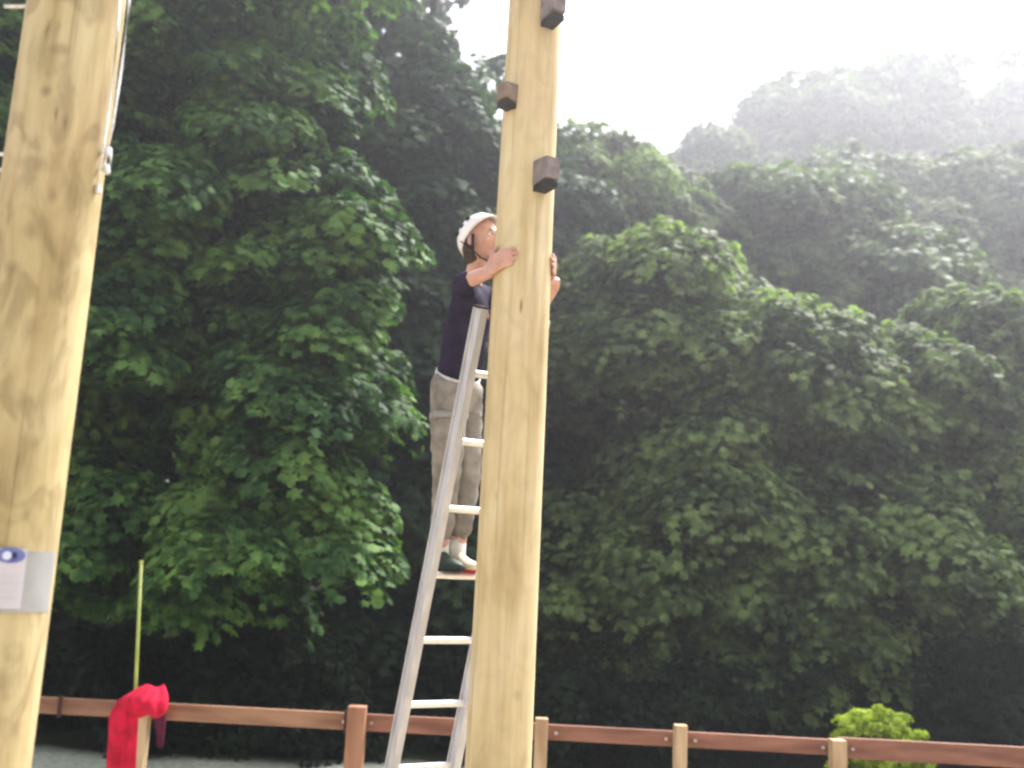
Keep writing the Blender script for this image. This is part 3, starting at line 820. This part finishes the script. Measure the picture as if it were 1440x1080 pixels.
def tree(label, ells_px, nb, per, br, leaf, mkey, trunk, seed, group=None, bark='bark', lobes=True, fill=.16, name='broadleaf_tree', tr=.22, spread=.9):
    """ells_px: (x, y, D, rx, ry_depth, rz) in metres round sight-line centres; trunk = (x px, D)"""
    ells = [((lambda p: (p.x, p.y, p.z))(P(x, y, D)), (rx, ry, rz)) for (x, y, D, rx, ry, rz) in ells_px]
    tb = P(trunk[0], 900, trunk[1]); gz = hgt(tb.x, tb.y) - .05
    base = Vector((tb.x, tb.y, gz))
    root = empty(name, base, None, label, 'tree', group)
    C, N, tips = crown_points(ells, nb, per, br, seed, fill)
    ok = C[:, 2] > gz + .25
    C, N = C[ok], N[ok]
    V, Fc = leaf_cloud(C, N, leaf, seed + 1, lobes)
    o = mesh_np('crown', V, Fc, LM[mkey], root); o['kind'] = 'stuff'
    # trunk
    rr = random.Random(seed); topz = max(e[0][2] + e[1][2] * .55 for e in ells)
    cx = sum(e[0][0] for e in ells) / len(ells); cy = sum(e[0][1] for e in ells) / len(ells)
    pts = []; n = 10
    for i in range(n + 1):
        t = i / n; b_ = t * t * .35
        pts.append(Vector((base.x + (cx - base.x) * b_ + .10 * math.sin(t * 7 + seed), base.y + (cy - base.y) * b_ + .08 * math.sin(t * 5 + seed * 2), gz + (topz - gz) * t)))
    rad = [tr * (1.35 if i == 0 else 1) * (1 - .85 * i / n) for i in range(n + 1)]
    bm = bmesh.new(); tube(bm, pts, rad, 12); tk = obj('trunk', bm, M[bark], root, True)
    # limbs to a sample of boughs
    bm = bmesh.new(); rr.shuffle(tips)
    for tp in tips[:min(len(tips), 46)]:
        tp = Vector(tp); hmin = gz + (topz - gz) * .18
        zt = max(hmin, tp.z - rr.uniform(.3, 1.6)); zt = min(zt, topz - .1)
        t = (zt - gz) / (topz - gz); i = min(int(t * n), n - 1); s = pts[i].lerp(pts[i + 1], t * n - i)
        mid = s.lerp(tp, .5) + Vector((rr.uniform(-.15, .15), rr.uniform(-.15, .15), rr.uniform(.0, .35)))
        r0 = max(.018, rad[i] * .38)
        tube(bm, [s, s.lerp(mid, .5) + Z * .04, mid, mid.lerp(tp, .6), tp], [r0, r0 * .8, r0 * .55, r0 * .35, .007], 6)
    lb = obj('limbs', bm, M[bark], root, True); lb['kind'] = 'stuff'
    return root

# left: the big near sycamore in tiers of boughs
tree('big leafy sycamore at the left behind the knotty pole with bright green tiered boughs',
     [(150, 420, 11.5, 2.0, 1.6, 1.6), (400, 300, 11.8, 1.5, 1.4, 1.4), (450, 420, 11.2, 1.1, 1.2, .9), (360, 640, 10.8, 1.3, 1.3, .95), (400, 770, 10.6, .9, 1.1, .6), (170, 800, 11.2, 1.4, 1.3, .9), (330, 60, 12.5, 2.0, 1.8, 1.9), (90, 120, 12.5, 1.8, 1.6, 2.0), (100, 600, 11.8, 1.4, 1.3, 1.2)],
     265, 350, .56, .13, 'sycamore', (330, 12.6), 21, tr=.15)
tree('tall dark blue green tree whose top fills the upper middle beside the open sky',
     [(425, 60, 15, 1.3, 1.5, 2.1), (600, 300, 14.8, 1.2, 1.5, 2.0), (625, 215, 15.2, 1.0, 1.4, 1.0), (520, 560, 14.5, 1.6, 1.5, 2.2), (640, 650, 15, 1.4, 1.4, 1.8), (400, -120, 15.5, 1.6, 1.6, 2.0), (560, 830, 14.5, 1.5, 1.3, 1.1)],
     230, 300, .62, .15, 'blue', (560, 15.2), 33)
tree('slim pale stemmed tree in the shade at the upper left',
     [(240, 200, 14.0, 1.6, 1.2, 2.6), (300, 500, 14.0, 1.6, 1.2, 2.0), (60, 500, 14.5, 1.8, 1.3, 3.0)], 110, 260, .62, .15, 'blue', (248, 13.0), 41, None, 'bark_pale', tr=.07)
# right of the middle pole
tree('olive green tree immediately right of the middle pole',
     [(835, 330, 21, 1.9, 1.8, 2.0), (860, 600, 17.5, 1.8, 1.6, 2.0), (930, 480, 15.0, 1.3, 1.4, 1.4), (830, 850, 14.5, 1.3, 1.3, 1.3), (800, 960, 14, 1.0, .9, .5)],
     130, 420, .74, .135, 'olive', (850, 20.0), 52)
tree('broad leafy tree in the right middle with its lighter boughs spreading downward',
     [(1050, 515, 15.0, 1.5, 1.5, 1.0), (1220, 550, 14.6, 1.5, 1.5, 1.0), (1100, 640, 14.2, 1.9, 1.5, 1.1), (1000, 760, 13.8, 1.5, 1.4, 1.0), (1180, 780, 14.0, 1.5, 1.4, 1.1), (1060, 900, 13.6, 1.1, 1.0, .7), (960, 930, 13.2, .9, .9, .5), (1190, 900, 13.8, 1.0, .9, .5)],
     185, 430, .70, .135, 'olive', (1110, 15.0), 63)
tree('dark drooping tree at the right edge beside the lime shrub',
     [(1400, 540, 16.0, 1.6, 1.5, 1.3), (1380, 700, 15.5, 1.7, 1.5, 1.3), (1440, 850, 15, 1.5, 1.4, 1.2), (1300, 840, 15.5, 1.2, 1.2, 1.1), (1400, 920, 14.5, 1.2, 1.1, .7)],
     120, 420, .74, .14, 'olive', (1400, 16), 74)
tree('big pale hazy tree rising highest at the upper right',
     [(1250, 275, 50, 7.2, 5.4, 6.0), (1100, 300, 50, 6.2, 5, 5.9), (1345, 265, 50, 6.2, 5, 5.6), (1430, 285, 50, 5.4, 5, 5.4), (1290, 430, 47, 7, 5, 5)],
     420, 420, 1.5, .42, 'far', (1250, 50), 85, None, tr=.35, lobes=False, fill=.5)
tree('hazy rounded tree on the skyline between the middle pole and the highest tree',
     [(985, 330, 44, 4.6, 4.4, 4.4), (860, 380, 44, 4.2, 4.2, 4.9), (1010, 490, 42, 5.4, 4.6, 5.2)],
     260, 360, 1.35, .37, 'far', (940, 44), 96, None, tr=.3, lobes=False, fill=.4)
tree('dusky tree seen behind the climber against the left skyline',
     [(690, 300, 18, 1.6, 1.8, 1.9), (730, 560, 18, 1.8, 1.8, 2.4), (740, 830, 17, 1.8, 1.8, 2.0)],
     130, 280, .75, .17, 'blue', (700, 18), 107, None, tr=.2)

tree('grey green tree in the middle distance below the hazy skyline at the right',
     [(1060, 385, 23, 2.5, 2.2, 2.1), (1200, 430, 22, 2.0, 1.8, 1.5), (1180, 330, 29, 2.6, 2.4, 2.2), (960, 470, 30, 2.4, 2.4, 2.6)],
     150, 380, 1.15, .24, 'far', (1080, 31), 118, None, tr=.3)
tree('grey green tree in the middle distance at the right edge of the picture',
     [(1370, 330, 30, 3.0, 2.6, 2.6), (1260, 430, 28, 2.4, 2.4, 2.2), (1480, 400, 29, 2.6, 2.4, 2.6)],
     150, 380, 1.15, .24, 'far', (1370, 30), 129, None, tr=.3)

# the wood behind: one dense mass
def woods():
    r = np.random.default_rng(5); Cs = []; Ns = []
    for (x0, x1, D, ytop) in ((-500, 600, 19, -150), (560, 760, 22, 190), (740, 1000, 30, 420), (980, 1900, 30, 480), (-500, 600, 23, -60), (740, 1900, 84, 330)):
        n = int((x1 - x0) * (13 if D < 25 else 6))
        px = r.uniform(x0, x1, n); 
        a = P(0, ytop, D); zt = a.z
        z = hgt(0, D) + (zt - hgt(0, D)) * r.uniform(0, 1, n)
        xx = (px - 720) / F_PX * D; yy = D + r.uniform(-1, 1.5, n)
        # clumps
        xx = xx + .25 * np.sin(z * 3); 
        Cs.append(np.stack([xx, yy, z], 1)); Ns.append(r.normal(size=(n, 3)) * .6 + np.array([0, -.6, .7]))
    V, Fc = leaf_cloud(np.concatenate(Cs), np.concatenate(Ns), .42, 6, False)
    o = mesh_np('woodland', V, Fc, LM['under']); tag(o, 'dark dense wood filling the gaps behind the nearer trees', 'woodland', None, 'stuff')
woods()

# undergrowth bank under the trees
def shrub(label, x, y, D, rx, rz, nb, per, br, leaf, mkey, seed, name='shrub', group=None):
    p = P(x, y, D); gz = hgt(p.x, p.y) - .03
    zc = p.z; base = Vector((p.x, p.y, gz))
    root = empty(name, base, None, label, 'shrub', group)
    C, N, tips = crown_points([((p.x, p.y, zc), (rx, rx * .8, rz))], nb, per, br, seed, .5, .5, 0 if mkey == 'lime' else .28)
    ok = C[:, 2] > gz + .02; V, Fc = leaf_cloud(C[ok], N[ok], leaf, seed, False)
    o = mesh_np('foliage', V, Fc, LM[mkey], root); o['kind'] = 'stuff'
    bm = bmesh.new(); rr = random.Random(seed)
    for tp in tips[:10]:
        tp = Vector(tp); tube(bm, [base + Vector((rr.uniform(-.08, .08), rr.uniform(-.08, .08), 0)), base.lerp(tp, .5) + Z * .05, tp], [.02, .013, .006], 6)
    obj('stem', bm, M['bark'], root, True)
shrub('rounded bright lime green shrub behind the right end of the fence', 1237, 1058, 9.3, .43, .37, 330, 110, .058, .024, 'lime', 201)
bank = [(-30, 1010, 13.2, 1.2, .8, 'low dark bush behind the red jacket and left pole'), (210, 985, 12.2, 1.2, .8, 'low dark bush on the far side of the gravel left of the ladder'),
        (400, 985, 12.2, 1.1, .8, 'dark leafy bush behind the fence just left of the ladder foot'), (610, 1000, 13.2, 1.0, .8, 'dark bush seen through the bottom of the ladder'),
        (850, 1010, 12.6, 1.0, .85, 'dark green bush behind the fence right of the middle pole'), (1030, 990, 12.8, 1.1, .9, 'dark green bush behind the fence left of the lime shrub'),
        (1230, 1000, 13.6, 1.2, 1.1, 'dark bush directly behind the lime shrub'), (1410, 1010, 13.0, 1.2, 1.1, 'dark bush at the right edge behind the fence')]
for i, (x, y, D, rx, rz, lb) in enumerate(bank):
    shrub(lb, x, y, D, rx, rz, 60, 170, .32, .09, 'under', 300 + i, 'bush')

# ------------------------------------------------------------ air
def haze():
    bm = bmesh.new(); box(bm, Vector((0, 100, 8.5)), X, Y, Z, 450, 550, 12.5)
    m = bpy.data.materials.new('haze_air'); m.use_nodes = True; nt = m.node_tree; nt.nodes.clear()
    v = nt.nodes.new('ShaderNodeVolumePrincipled'); v.inputs['Density'].default_value = .0045; v.inputs['Color'].default_value = (.90, .91, 1, 1); v.inputs['Anisotropy'].default_value = .78
    o_ = nt.nodes.new('ShaderNodeOutputMaterial'); nt.links.new(v.outputs[0], o_.inputs['Volume'])
    o = obj('haze', bm, m); tag(o, 'thin pale haze between the camera and the far trees', 'haze', None, 'stuff')
haze()
